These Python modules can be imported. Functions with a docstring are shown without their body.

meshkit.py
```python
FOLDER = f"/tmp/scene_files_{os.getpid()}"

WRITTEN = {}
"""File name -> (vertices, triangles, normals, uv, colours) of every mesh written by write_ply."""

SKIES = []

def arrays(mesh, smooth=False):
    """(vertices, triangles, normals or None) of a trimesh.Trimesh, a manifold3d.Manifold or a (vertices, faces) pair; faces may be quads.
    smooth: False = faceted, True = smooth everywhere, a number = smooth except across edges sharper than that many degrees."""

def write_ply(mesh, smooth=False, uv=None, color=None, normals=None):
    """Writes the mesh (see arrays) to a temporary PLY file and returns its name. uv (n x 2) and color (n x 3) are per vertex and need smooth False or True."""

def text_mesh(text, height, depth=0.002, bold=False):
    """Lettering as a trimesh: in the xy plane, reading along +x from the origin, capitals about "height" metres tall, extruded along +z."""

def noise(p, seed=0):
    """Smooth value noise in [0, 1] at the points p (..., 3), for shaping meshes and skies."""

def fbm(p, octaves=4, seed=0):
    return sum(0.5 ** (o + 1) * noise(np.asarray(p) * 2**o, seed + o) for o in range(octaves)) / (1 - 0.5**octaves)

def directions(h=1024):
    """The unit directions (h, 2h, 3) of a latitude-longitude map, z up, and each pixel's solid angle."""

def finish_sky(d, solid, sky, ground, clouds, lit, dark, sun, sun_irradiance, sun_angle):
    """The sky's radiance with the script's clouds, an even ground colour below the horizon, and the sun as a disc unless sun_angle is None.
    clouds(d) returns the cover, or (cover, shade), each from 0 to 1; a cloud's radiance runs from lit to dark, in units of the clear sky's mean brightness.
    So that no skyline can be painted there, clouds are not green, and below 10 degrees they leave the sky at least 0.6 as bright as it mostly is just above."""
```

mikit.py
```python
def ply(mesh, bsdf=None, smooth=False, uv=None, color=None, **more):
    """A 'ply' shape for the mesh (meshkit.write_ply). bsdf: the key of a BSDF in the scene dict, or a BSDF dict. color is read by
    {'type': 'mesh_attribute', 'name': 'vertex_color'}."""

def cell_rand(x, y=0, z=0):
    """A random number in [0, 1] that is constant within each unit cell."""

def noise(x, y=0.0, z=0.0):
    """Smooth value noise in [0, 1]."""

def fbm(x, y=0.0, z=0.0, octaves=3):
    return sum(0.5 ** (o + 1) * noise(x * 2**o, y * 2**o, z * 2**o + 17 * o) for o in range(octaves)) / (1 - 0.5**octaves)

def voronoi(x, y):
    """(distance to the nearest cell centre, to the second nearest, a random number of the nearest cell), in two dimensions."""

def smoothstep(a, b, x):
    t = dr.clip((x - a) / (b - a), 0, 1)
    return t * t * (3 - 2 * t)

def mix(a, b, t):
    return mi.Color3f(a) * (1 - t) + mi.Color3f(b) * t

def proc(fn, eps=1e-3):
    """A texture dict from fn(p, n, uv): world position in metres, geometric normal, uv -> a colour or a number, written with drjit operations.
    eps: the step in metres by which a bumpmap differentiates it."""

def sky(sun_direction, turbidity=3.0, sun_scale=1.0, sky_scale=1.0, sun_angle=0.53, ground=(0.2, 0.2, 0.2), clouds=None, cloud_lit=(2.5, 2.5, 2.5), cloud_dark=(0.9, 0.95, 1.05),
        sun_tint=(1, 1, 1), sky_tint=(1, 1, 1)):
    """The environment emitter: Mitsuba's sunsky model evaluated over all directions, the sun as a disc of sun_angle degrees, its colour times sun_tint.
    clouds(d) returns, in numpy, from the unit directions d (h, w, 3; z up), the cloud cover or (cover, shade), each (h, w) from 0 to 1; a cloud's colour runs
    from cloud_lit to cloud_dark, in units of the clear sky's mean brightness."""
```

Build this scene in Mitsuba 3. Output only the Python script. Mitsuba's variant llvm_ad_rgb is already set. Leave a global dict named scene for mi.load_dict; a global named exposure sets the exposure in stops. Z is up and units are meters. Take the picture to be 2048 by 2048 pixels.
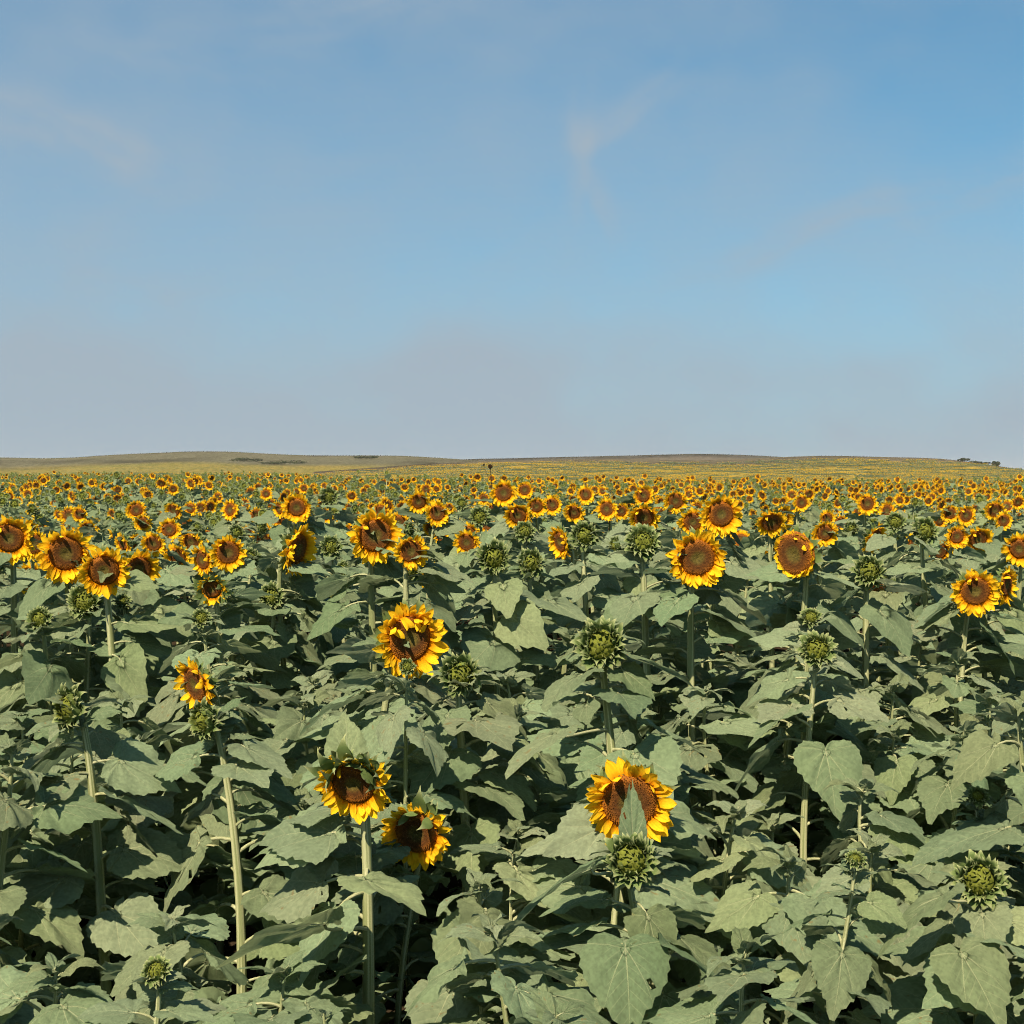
import math, random
import numpy as np, drjit as dr, mitsuba as mi
import mikit, meshkit

T = mi.ScalarTransform4f
rng = np.random.RandomState(7)
scene, labels = {}, {}

# ------------------------------------------------------------------ camera, sky, exposure
F_PX, EYE, HORIZON = 2974.0, 2.0, 950.0              # photograph is 2048 px wide
PITCH = math.atan((1024 - HORIZON) / F_PX)
scene['camera'] = {'type': 'perspective', 'fov': 2 * math.degrees(math.atan(1024 / F_PX)), 'fov_axis': 'x', 'near_clip': 0.05, 'far_clip': 9000.0,
                   'to_world': T().look_at(origin=[0, 0, EYE], target=[0, math.cos(PITCH), EYE - math.sin(PITCH)], up=[0, 0, 1])}
SUN = np.array([-0.27, -0.62, 0.735])
exposure = 2.72


def clouds(d):
    """thin cirrus: a haze layer that thickens towards the horizon, a broken veil, and a few drawn-out streaks, all frayed by noise"""
    el, az = np.arcsin(np.clip(d[..., 2], -1, 1)), np.arctan2(d[..., 0], d[..., 1])
    a, e = np.degrees(az), np.degrees(el)
    z = np.zeros_like(a)
    fbm = lambda x, y, w, o, k: meshkit.fbm(np.stack([x, y, z + w], -1), o, k) - 0.5
    wx, wy = fbm(a * .16, e * .22, 3.3, 4, 5) * 3.2, fbm(a * .16, e * .22, 8.1, 4, 9) * 2.6
    veil = fbm((a + wx) * .13 + .05 * e, (e + wy) * .24 - .03 * a, 9.3, 5, 11)
    fine = fbm((a + wx) * .55, (e + wy) * .8, 4.1, 5, 3)

    def streak(a0, e0, a1, e1, w, k):
        dx, dy = a1 - a0, e1 - e0
        n = math.hypot(dx, dy); px, py = a + wx * .8 - a0, e + wy * .7 - e0
        t, s = (px * dx + py * dy) / n / n, (px * -dy + py * dx) / n
        return k * np.exp(-(s / w) ** 2) * np.clip(1.2 - 2.4 * np.abs(t - .5), 0, 1) ** .7 * np.clip(.85 + 1.2 * fine + 5.0 * fbm(t * n * .22 + wx * .2, s * 1.5 + wy * .3, 7.7, 5, 21), .05, 2.6)

    low = 1 / (1 + np.exp((e - 5.2 + wy * .15 + .4 * fine) / .7)) * .28 + np.exp(-np.maximum(e - .5, 0) / 7.5) * .62
    cover = .12 + .55 * np.clip(veil + .10, 0, 1) * 1.6 - .009 * np.clip(a, -25, 25) + .22 * fine * np.clip(1.2 - e / 30, 0, 1) + low
    cover = cover + .8 * (streak(-25, 14.8, -11, 10.4, .9, .34) + streak(2.4, 9, 3.0, 15, .55, .40) + streak(2.4, 11.6, 6.8, 15.4, .8, .34) + streak(2.6, 11.4, 4.6, 8.0, .5, .30) + streak(5, 6.6, 27, 13.4, .8, .40) + streak(-20, 7.5, -8, 6.9, .5, .22) + streak(-14, 15.4, 2, 18.7, 1.1, .24) + streak(-18, 16, -8, 14, .8, .16))
    return np.clip(cover, 0, .95)


scene['sky_light'] = mikit.sky(SUN.tolist(), turbidity=3.0, sun_scale=1.0, sky_scale=.68, clouds=clouds, cloud_lit=(1.33, 1.62, 1.88), cloud_dark=(1.2, 1.4, 1.7), sky_tint=(.56, .785, .79), ground=(0.1, 0.12, 0.06))


# ------------------------------------------------------------------ helpers
def sstep(a, b, x):
    t = np.clip((np.asarray(x, float) - a) / (b - a), 0, 1)
    return t * t * (3 - 2 * t)


def at(px, py, depth):
    """the point that stands depth metres in front of the camera on the line through a pixel of the 1932-wide view"""
    px, py = px * 2048 / 1932, py * 2048 / 1932
    c, s = math.cos(PITCH), math.sin(PITCH)
    u, v = (px - 1024) / F_PX, (1024 - py) / F_PX
    d = np.array([u, c + s * v, -s + c * v])
    return np.array([0, 0, EYE]) + d * (depth / d[1])


def terrain(x, y):
    x, y = np.asarray(x, float), np.asarray(y, float)
    crest = 56 + 50 * sstep(6, -26, x)
    g = 0.35 * sstep(3, 10, y) + 0.15 * sstep(18, 50, y) + 0.36 * sstep(50, 100, y) * sstep(4, -24, x)
    over = np.maximum(y - crest, 0)
    g = g - np.minimum((over / 38.0) ** 2, 9.0) + 0.05 * np.sin(x * 0.7 + y * 0.21)
    return g - 50 * sstep(1500, 4500, np.hypot(x, y))


class Geo:
    def __init__(self): self.v, self.f, self.uv, self.n = [], [], [], 0

    def add(self, v, f, uv):
        self.v.append(np.asarray(v, float)); self.f.append(np.asarray(f, int) + self.n); self.uv.append(np.asarray(uv, float)); self.n += len(v)
        return self

    def get(self): return np.vstack(self.v), np.vstack(self.f), np.vstack(self.uv)

    def ply(self, bsdf, smooth=True):
        v, f, uv = self.get()
        return mikit.ply((v, f), bsdf, smooth=smooth, uv=uv)


def grid_faces(n, m, wrap=False):
    """triangles of an n x m grid of vertices (rows along the first axis)"""
    i, j = np.meshgrid(np.arange(n - 1), np.arange(m if wrap else m - 1), indexing='ij')
    a, b = i * m + j, i * m + (j + 1) % m
    q = np.stack([a, b, b + m, a + m], -1).reshape(-1, 4)
    return np.vstack([q[:, [0, 1, 2]], q[:, [0, 2, 3]]])


def tube(points, radii, sides=8, uvv=0.0, rib=0.0):
    p = np.asarray(points, float)
    t = np.gradient(p, axis=0); t /= np.linalg.norm(t, axis=1, keepdims=True)
    ref = np.array([0.31, 0.95, 0.05]); a = np.cross(t, ref); a /= np.linalg.norm(a, axis=1, keepdims=True); b = np.cross(t, a)
    ang = np.arange(sides) * 2 * np.pi / sides
    r = np.broadcast_to(radii, (len(p),))[:, None] * (1 + rib * np.cos(ang * (sides // 2)))[None]
    v = p[:, None] + r[..., None] * (np.cos(ang)[None, :, None] * a[:, None] + np.sin(ang)[None, :, None] * b[:, None])
    s = np.concatenate([[0], np.cumsum(np.linalg.norm(np.diff(p, axis=0), axis=1))])
    uv = np.stack([np.broadcast_to(ang / (2 * np.pi), v.shape[:2]), np.broadcast_to(s[:, None] + uvv, v.shape[:2])], -1).reshape(-1, 2)
    return v.reshape(-1, 3), grid_faces(len(p), sides, True), uv


def rot(axis, deg):
    a, c, s = np.asarray(axis, float), math.cos(math.radians(deg)), math.sin(math.radians(deg))
    a = a / np.linalg.norm(a); k = np.array([[0, -a[2], a[1]], [a[2], 0, -a[0]], [-a[1], a[0], 0]])
    return np.eye(3) * c + s * k + (1 - c) * np.outer(a, a)


def frame(n, roll=0.0):
    """3 x 3 with local z along n, local y as near to world up as it can be, turned by roll degrees about n"""
    n = np.asarray(n, float); n = n / np.linalg.norm(n)
    up = np.array([0, 0, 1.0]) if abs(n[2]) < 0.97 else np.array([0, 1.0, 0])
    x = np.cross(up, n); x /= np.linalg.norm(x)
    return np.stack([x, np.cross(n, x), n], 1) @ rot([0, 0, 1], roll)


def mat(R, t=(0, 0, 0), s=1.0):
    m = np.eye(4); m[:3, :3] = np.asarray(R) * s; m[:3, 3] = t
    return m


def xf(m): return T(np.asarray(m, float).tolist())


counts = {}


def numbered(key):
    k = counts.get(key, 0); counts[key] = k + 1
    return key if k == 0 else f'{key}_{k:03d}'


def put(parent, name, shape, m=None):
    key = numbered(f'{parent}__{name}')
    scene[key] = {**shape, 'to_world': xf(m)} if m is not None else dict(shape)
    return key


# ------------------------------------------------------------------ materials
N, FB, SS, MX = mikit.noise, mikit.fbm, mikit.smoothstep, mikit.mix


def leaf_color(p, n, uv):
    k = dr.floor((uv.x + 1.0) / 4.0)
    u, v = uv.x - 4.0 * k, dr.abs(uv.y)
    blot = N(p.x * 2.3 + 11, p.y * 2.3, p.z * 2.3)
    fine = FB(u * 26 + k * 7, uv.y * 26, k, 2)
    c = MX((0.122, 0.182, 0.094), (0.220, 0.276, 0.160), blot)
    c = c * (0.78 + 0.44 * fine) * (0.84 + 0.32 * mikit.cell_rand(k, 3.0, 5.0)) * mi.Color3f(0.94 + 0.13 * mikit.cell_rand(k, 8.0, 1.0), 1.0, 0.93 + 0.16 * mikit.cell_rand(k, 2.0, 9.0))
    c = MX(c, (0.19, 0.13, 0.05), SS(0.86, 0.95, N(u * 15 + k * 3, uv.y * 15, k)) * dr.select(mikit.cell_rand(k, 1.0, 1.0) < 0.25, 0.6, 0.0))
    # veins: midrib, a pair from the base, pinnate side veins
    mid = 1 - SS(0.004, 0.016, v + 0.010 * dr.maximum(u, 0))
    lat = 1 - SS(0.003, 0.013, dr.abs(v - 0.60 * u + 0.10 * u * u) * 0.85 + dr.select(u < 0.0, 1.0, 0.0) + 0.012 * dr.maximum(u, 0))
    s = (u - 0.75 * v + 0.10) / 0.135
    side = (1 - SS(0.02, 0.085, dr.abs(s - dr.floor(s) - 0.5))) * SS(0.015, 0.03, v) * (1 - SS(0.22, 0.4, v)) * 0.3
    back = 1 - SS(0.002, 0.011, dr.abs(u + 0.33 * v) * 0.9)
    vein = dr.maximum(dr.maximum(mid, lat), dr.maximum(side, back * 0.6))
    return MX(c, (0.37, 0.40, 0.24), vein * 0.62)


def leaf_plain(p, n, uv):
    blot = N(p.x * 1.9 + 11, p.y * 1.9, p.z * 2.3)
    return MX((0.122, 0.182, 0.094), (0.220, 0.276, 0.162), blot)


def stem_color(p, n, uv):
    streak = N(uv.x * 22, uv.y * 3, 1.0)
    return MX((0.165, 0.195, 0.085), (0.33, 0.355, 0.20), SS(0.25, 0.85, streak))


def petiole_color(p, n, uv):
    return MX((0.16, 0.19, 0.085), (0.34, 0.35, 0.21), N(uv.x * 9, uv.y * 14, 2.0))


def petal_color(p, n, uv):
    # uv.x along the petal (0 at its foot), uv.y across
    c = MX((0.74, 0.30, 0.006), (0.86, 0.55, 0.020), SS(0.0, 0.5, uv.x))
    return c * (0.80 + 0.32 * N(uv.y * 11, uv.x * 1.5, p.x * 9))


def disc_color(p, n, uv):
    # uv.x: radius from 0 to 1
    g = N(p.x * 160, p.y * 160, p.z * 160)
    r = uv.x + 0.10 * (N(p.x * 40, p.y * 40, p.z * 40) - 0.5)
    c = MX((0.088, 0.070, 0.014), (0.085, 0.032, 0.006), SS(0.2, 0.5, r))
    c = MX(c, (0.27, 0.095, 0.008), SS(0.5, 1.0, r))
    return c * (0.5 + 0.8 * g)


def bract_color(p, n, uv):
    # uv.x along the bract, uv.y: 0 inner ... 1 outer rank
    c = MX((0.140, 0.165, 0.028), (0.112, 0.165, 0.055), SS(0.1, 0.6, uv.y))
    return MX(c, (0.36, 0.38, 0.20), SS(0.5, 1.0, uv.x) * (0.25 + 0.6 * uv.y)) * (0.8 + 0.4 * N(p.x * 60, p.y * 60, p.z * 60))


def soil_color(p, n, uv):
    return MX((0.020, 0.015, 0.010), (0.046, 0.035, 0.023), FB(p.x * 3, p.y * 3, 0.5, 4))


def thin(fn, trans, rough=0.55, sheen=0.3):
    return {'type': 'principledthin', 'base_color': mikit.proc(fn), 'roughness': rough, 'diff_trans': trans, 'eta': 1.35, 'sheen': sheen, 'sheen_tint': 0.3}


scene['mat_leaf'] = thin(leaf_color, 0.78, .48)
scene['mat_leaf_far'] = thin(leaf_plain, 0.78, .48)

scene['mat_petal'] = thin(petal_color, 0.7, 0.6, 0.1)
scene['mat_bract'] = thin(bract_color, 0.35)
scene['mat_stem'] = {'type': 'twosided', 'b': {'type': 'principled', 'base_color': mikit.proc(stem_color), 'roughness': 0.6, 'specular': 0.3, 'sheen': 0.4}}
scene['mat_petiole'] = {'type': 'twosided', 'b': {'type': 'principled', 'base_color': mikit.proc(petiole_color), 'roughness': 0.6, 'specular': 0.3, 'sheen': 0.3}}
scene['mat_disc'] = {'type': 'twosided', 'b': {'type': 'principled', 'base_color': mikit.proc(disc_color), 'roughness': 0.8, 'specular': 0.2}}
scene['mat_soil'] = {'type': 'twosided', 'b': {'type': 'diffuse', 'reflectance': mikit.proc(soil_color)}}

# ------------------------------------------------------------------ ground
ys = np.concatenate([np.linspace(-60, 0, 7), np.linspace(2, 160, 80), 160 * (3200 / 160) ** np.linspace(0.03, 1, 40)])
xs = np.concatenate([-160 * (3200 / 160) ** np.linspace(1, 0.03, 25), np.linspace(-160, 160, 81), 160 * (3200 / 160) ** np.linspace(0.03, 1, 25)])
X, Y = np.meshgrid(xs, ys)
gv = np.stack([X, Y, terrain(X, Y)], -1).reshape(-1, 3)
scene['ground'] = mikit.ply((gv, grid_faces(len(ys), len(xs))), 'mat_soil', smooth=True)
labels['ground'] = {'kind': 'structure', 'label': 'dark soil of the field under the sunflowers', 'category': 'ground'}


# ------------------------------------------------------------------ hills: crest lines in pixels of the 2048 view at their own distances
def hill_color(crop_lo, crop_hi, scrub, edge, wob):
    def fn(p, n, uv):
        t = uv.y + wob * (FB(p.x * 0.011, p.y * 0.006, 2.0, 3) - 0.5)
        streak = FB(p.x * 0.03, p.y * 0.15, 1.0, 3)
        spk = N(p.x * 0.9, p.y * 0.35, 3.0)
        crop = MX(crop_lo, crop_hi, dr.clip(0.2 + 0.9 * (streak - 0.25) + 0.5 * (spk - 0.5), 0, 1))
        brush = MX(scrub, tuple(0.5 * c for c in scrub), SS(0.4, 0.75, FB(p.x * 0.02, p.y * 0.02, 5.0, 4)))
        return MX(crop, brush, SS(edge - 0.07, edge + 0.07, t)) * (0.72 + 0.56 * spk)
    return fn


def hill(name, pts, dist, foot, foot_z, back, color, label, x_pad=0.25):
    px = np.linspace(-2048 * x_pad, 2048 * (1 + x_pad), 160)
    py = np.interp(px, [p[0] for p in pts], [p[1] for p in pts])
    k = np.ones(7) / 7; py = np.convolve(np.pad(py, 3, mode='edge'), k, 'valid')
    v, uv, rows = [], [], 28
    for r in range(rows + 10):
        t = r / (rows - 1)
        if t <= 1:
            D = foot + (dist - foot) * t
            h = None
        else:
            q = (r - rows + 1) / 10
            D, h = dist + (back - dist) * q, math.cos(q * math.pi / 2)
        crest = EYE + dist * (HORIZON - py) / F_PX
        x = (px - 1024) / F_PX * (0.35 * dist + 0.65 * D)
        e0 = (foot_z - EYE) / foot
        z = (EYE + D * (e0 + ((HORIZON - py) / F_PX - e0) * t ** .8) if t <= 1 else foot_z + (crest - foot_z) * h) + 0.35 * (meshkit.fbm(np.stack([x * 0.02, 0 * x + D * 0.02, 0 * x], -1), 3, 4) - 0.5) * min(1, 3 * (1 - abs(1 - t)))
        v.append(np.stack([x, 0 * x + D, z], -1)); uv.append(np.stack([px / 2048, 0 * px + min(t, 1.2)], -1))
    m = 'mat_' + name
    scene[m] = {'type': 'twosided', 'b': {'type': 'diffuse', 'reflectance': mikit.proc(color)}}
    scene[name] = mikit.ply((np.vstack(v), grid_faces(rows + 10, len(px))), m, smooth=True, uv=np.vstack(uv))
    labels[name] = {'kind': 'structure', 'label': label, 'category': 'hill'}
    return np.array(v)


HP = {}
HP['hill'] = (hill('hill', [(-600, 922), (0, 914), (110, 918), (150, 915), (250, 908), (420, 901), (500, 905), (560, 910), (690, 911), (760, 910), (850, 913), (925, 919), (1050, 926), (1300, 940), (2048, 960), (2600, 965)],
     900, 300, -6, 1300, hill_color((0.120, 0.128, 0.042), (0.195, 0.145, 0.038), (0.092, 0.092, 0.062), 0.80, 0.22), 'low brown hill with flower fields and scrub at the left of the skyline'), 900, 300)
HP['hill_001'] = (hill('hill_001', [(-600, 975), (0, 966), (300, 958), (560, 948), (700, 939), (830, 929), (930, 923), (1024, 920.5), (1150, 917.5), (1280, 918.5), (1400, 921), (1500, 918), (1580, 913), (1650, 911), (1700, 912), (1800, 915), (1850, 914), (1900, 918), (1960, 926), (2000, 932), (2048, 941), (2300, 960), (2600, 970)],
          700, 170, -4, 1000, hill_color((0.150, 0.140, 0.038), (0.34, 0.235, 0.034), (0.092, 0.082, 0.056), 0.90, 0.30), 'long yellow green sunflower hill rising behind the field'), 700, 170)
hill('hill_002', [(-600, 985), (0, 970), (700, 940), (860, 921.5), (925, 918.5), (1000, 917), (1100, 914.5), (1200, 912.5), (1290, 910), (1380, 907), (1430, 907.5), (1500, 910.5), (1560, 913), (1700, 925), (2048, 960), (2600, 985)],
     1500, 1050, -6, 2000, hill_color((0.092, 0.082, 0.064), (0.105, 0.09, 0.07), (0.052, 0.052, 0.042), 0.86, 0.12), 'dark scrubby ridge farthest off in the middle of the skyline')


def on_hill(name, px, D):
    """the point of a hill's front slope at a pixel column (2048 view) and a distance"""
    grid, dist, foot = HP[name]
    t = np.clip((D - foot) / (dist - foot) * 27, 0, 27); r0 = min(int(t), 26); px = 1024 + (px - 1024) * D / (.35 * dist + .65 * D); c = (px + 512) / 3072 * 159; c0 = min(max(int(c), 0), 158)
    p = [grid[r, c0] * (1 - c + c0) + grid[r, c0 + 1] * (c - c0) for r in (r0, r0 + 1)]
    return p[0] * (1 - t + r0) + p[1] * (t - r0)


# ------------------------------------------------------------------ leaf
OUT_A = [0, 6, 16, 32, 52, 75, 100, 122, 142, 158, 170, 180]
OUT_R = [1.0, .90, .81, .755, .715, .665, .60, .54, .46, .35, .20, .07]


def blade(k, n_ang, rings, L, width, pitch, curl, fold, roll, yaw, wave, serr=0.05, bite=None, seed=0):
    """a heart-shaped blade whose foot is the origin and whose midrib starts along +x"""
    r_ = np.random.RandomState(seed)
    th = np.linspace(-180, 180, n_ang + 1)[:-1] + 180 / n_ang
    rad = np.interp(np.abs(th), OUT_A, OUT_R)
    rad = rad * np.where(th > 0, 1, r_.uniform(.9, 1.08))
    if serr: rad = rad * np.where((np.arange(n_ang) % 2 == 0) & (np.abs(th) < 150) & (np.abs(th) > 5), 1 - serr, 1) * (1 + 0.008 * r_.randn(n_ang))
    if bite is not None: rad = rad * (1 - 0.45 * np.exp(-((th - bite) / 9.0) ** 2))
    rho = np.array(rings)
    x = (rho[:, None] * rad * np.cos(np.radians(th)))
    y = (rho[:, None] * rad * np.sin(np.radians(th))) * width
    x = np.concatenate([[0], x.ravel()]); y = np.concatenate([[0], y.ravel()])
    rr = np.concatenate([[0], np.repeat(rho, n_ang)]); tt = np.concatenate([[0], np.tile(np.radians(th), len(rho))])
    uv = np.stack([x + 4 * k, y], -1)
    ph = r_.uniform(0, 6.28, 3)
    z = fold * np.abs(y) - 0.9 * fold * y * y * 2.2
    z = z + wave * rr ** 2 * (np.sin(5 * tt + ph[0]) + 0.6 * np.sin(9 * tt + ph[1]))
    va = np.radians([0, 31, 66, 108, 150, 181]); at_ = np.abs(tt); j_ = np.clip(np.searchsorted(va, at_, side='right') - 1, 0, 4)
    z = z + .034 * np.sin(np.pi * np.clip((at_ - va[j_]) / (va[j_ + 1] - va[j_]), 0, 1)) ** .7 * np.minimum(rr * 1.6, 1) * (1.15 - .5 * rr)
    z = z + 0.07 * (meshkit.noise(np.stack([x * 8 + ph[2], y * 8, 0 * x], -1), seed) - 0.5) * np.minimum(1, rr * 2)
    # curl the blade down along its midrib
    c = curl if abs(curl) > 1e-3 else 1e-3
    a = c * np.where(x > 0, x + 0.35 * x * x, x * 0.6)
    X_, Z_ = np.sin(a) / c + z * np.sin(a), -(1 - np.cos(a)) / c + z * np.cos(a)
    v = np.stack([X_, y, Z_], -1) * L
    v = v @ (rot([0, 0, 1], yaw) @ rot([0, 1, 0], pitch) @ rot([1, 0, 0], roll)).T
    f = [[0, 1 + j, 1 + (j + 1) % n_ang] for j in range(n_ang)]
    f = np.vstack([f, grid_faces(len(rho), n_ang, True) + 1])
    if n_ang >= 36 and seed % 4 == 1:                          # insect holes
        q = r_.choice(np.arange(n_ang, len(f) // 2), 4, replace=False)
        f = np.delete(f, np.concatenate([q, q + (len(f) - n_ang) // 2]) % len(f), axis=0)
    return v, f, uv


def make_leaf(seed, kind, lod):
    """(blade Geo, petiole Geo). Local: the leaf leaves the stem at the origin towards +x, z up; a unit leaf has a blade 1 m long."""
    r_ = np.random.RandomState(100 + seed)
    if kind == 'hang': pl, rise, pitch, curl = r_.uniform(.55, .8), r_.uniform(30, 55), r_.uniform(18, 48), r_.uniform(.1, .6)
    elif kind == 'flat': pl, rise, pitch, curl = r_.uniform(.5, .8), r_.uniform(30, 50), r_.uniform(-4, 22), r_.uniform(.0, .6)
    else: pl, rise, pitch, curl = r_.uniform(.15, .3), r_.uniform(45, 65), r_.uniform(-45, -5), r_.uniform(.4, 1.2)
    s = np.linspace(0, 1, 7 if lod == 0 else 5 if lod == 3 else 4)
    ang = np.radians(rise) * (1 - s) + np.radians(-min(pitch, 25) * 0.6) * s
    step = pl / (len(s) - 1)
    p = np.concatenate([[[0, 0, 0]], np.cumsum(np.stack([np.cos(ang[1:]), 0 * s[1:] + 0.10 * r_.randn(), np.sin(ang[1:])], -1) * step, axis=0)])
    g, q = Geo(), Geo()
    rings = {0: (.22, .45, .7, .88, 1.0), 1: (.5, 1.0), 2: (1.0,), 3: (.4, .75, 1.0)}[lod]
    v, f, uv = blade(seed % 16, {0: 60, 1: 18, 2: 9, 3: 36}[lod], rings, 1.0, r_.uniform(.92, 1.10) if kind != 'top' else r_.uniform(.55, .75), pitch, curl, r_.uniform(-.10, .26), r_.uniform(-24, 24), r_.uniform(-18, 18),
                     r_.uniform(.015, .06), {0: .055, 3: .05}.get(lod, 0), (r_.uniform(20, 130) * r_.choice([-1, 1])) if seed % 5 == 2 else None, seed)
    g.add(v + p[-1], f, uv)
    # the petiole runs on a little way under the midrib
    q.add(*tube(p, np.linspace(.034, .020, len(p)), 6 if lod == 0 else 4 if lod == 3 else 3, seed))
    return g, q


KINDS = ['hang'] * 8 + ['flat'] * 9 + ['top'] * 6
LEAF = {lod: [tuple(g.ply('mat_leaf' if i == 0 else 'mat_petiole') for i, g in enumerate(make_leaf(s, k, lod))) for s, k in enumerate(KINDS)] for lod in (0, 3)}
OF_KIND = {k: [i for i, x in enumerate(KINDS) if x == k] for k in ('hang', 'flat', 'top')}


# ------------------------------------------------------------------ flower head (unit: the petals reach to radius 1; it looks along +z)
def petal_mesh(seed, n=6, m=3):
    r_ = np.random.RandomState(300 + seed)
    s = np.linspace(0, 1, n); w = np.array([0.11, .155, .175, .165, .115, .012]) if n == 6 else np.interp(s, [0, .35, .7, 1], [.1, .17, .13, .01])
    w = w * r_.uniform(1.1, 1.5)
    bend, tw, side = r_.uniform(-.9, 1.1), r_.uniform(-26, 26), r_.uniform(-.12, .12)
    L = 0.45
    cx = np.cumsum(np.concatenate([[0], np.cos(bend * s[1:])])) / (n - 1) * L; cz = np.cumsum(np.concatenate([[0], np.sin(bend * s[1:])])) / (n - 1) * L
    c = np.linspace(-1, 1, m)
    v, uv = [], []
    for i in range(n):
        a = math.radians(tw) * s[i]
        for cc in c:
            y, z = cc * w[i] * .5, .05 * abs(cc) * (1 - .3 * s[i])
            v.append([cx[i], side * s[i] ** 2 + y * math.cos(a) - z * math.sin(a), cz[i] + y * math.sin(a) + z * math.cos(a)]); uv.append([s[i], cc + seed])
    return np.array(v), grid_faces(n, m), np.array(uv)


def bract_mesh(L, w, curve, tip, n=7, rank=1.0, cup=.12, hook=0.0):
    """a pointed green bract from the origin along +x, curving towards +z; its drawn-out tip bends by tip"""
    s = np.linspace(0, 1, n)
    wid = np.interp(s, [0, .25, .5, .7, .85, 1], [.75, 1, .8, .36, .14, .02]) * w
    a = curve * s + tip * np.clip((s - .55) / .45, 0, 1) ** 1.3
    d = L / (n - 1)
    cx = np.concatenate([[0], np.cumsum(np.cos(a[1:]) * d)]); cz = np.concatenate([[0], np.cumsum(np.sin(a[1:]) * d)])
    v, uv = [], []
    for i in range(n):
        for c in (-1, 0, 1):
            v.append([cx[i] - 0.0, c * wid[i] * .5 + hook * s[i] ** 2, cz[i] + cup * (abs(c)) * wid[i]]); uv.append([s[i], rank])
    return np.array(v), grid_faces(n, 3), np.array(uv)


PETAL = [Geo().add(*petal_mesh(s)).ply('mat_petal') for s in range(9)]


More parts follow.
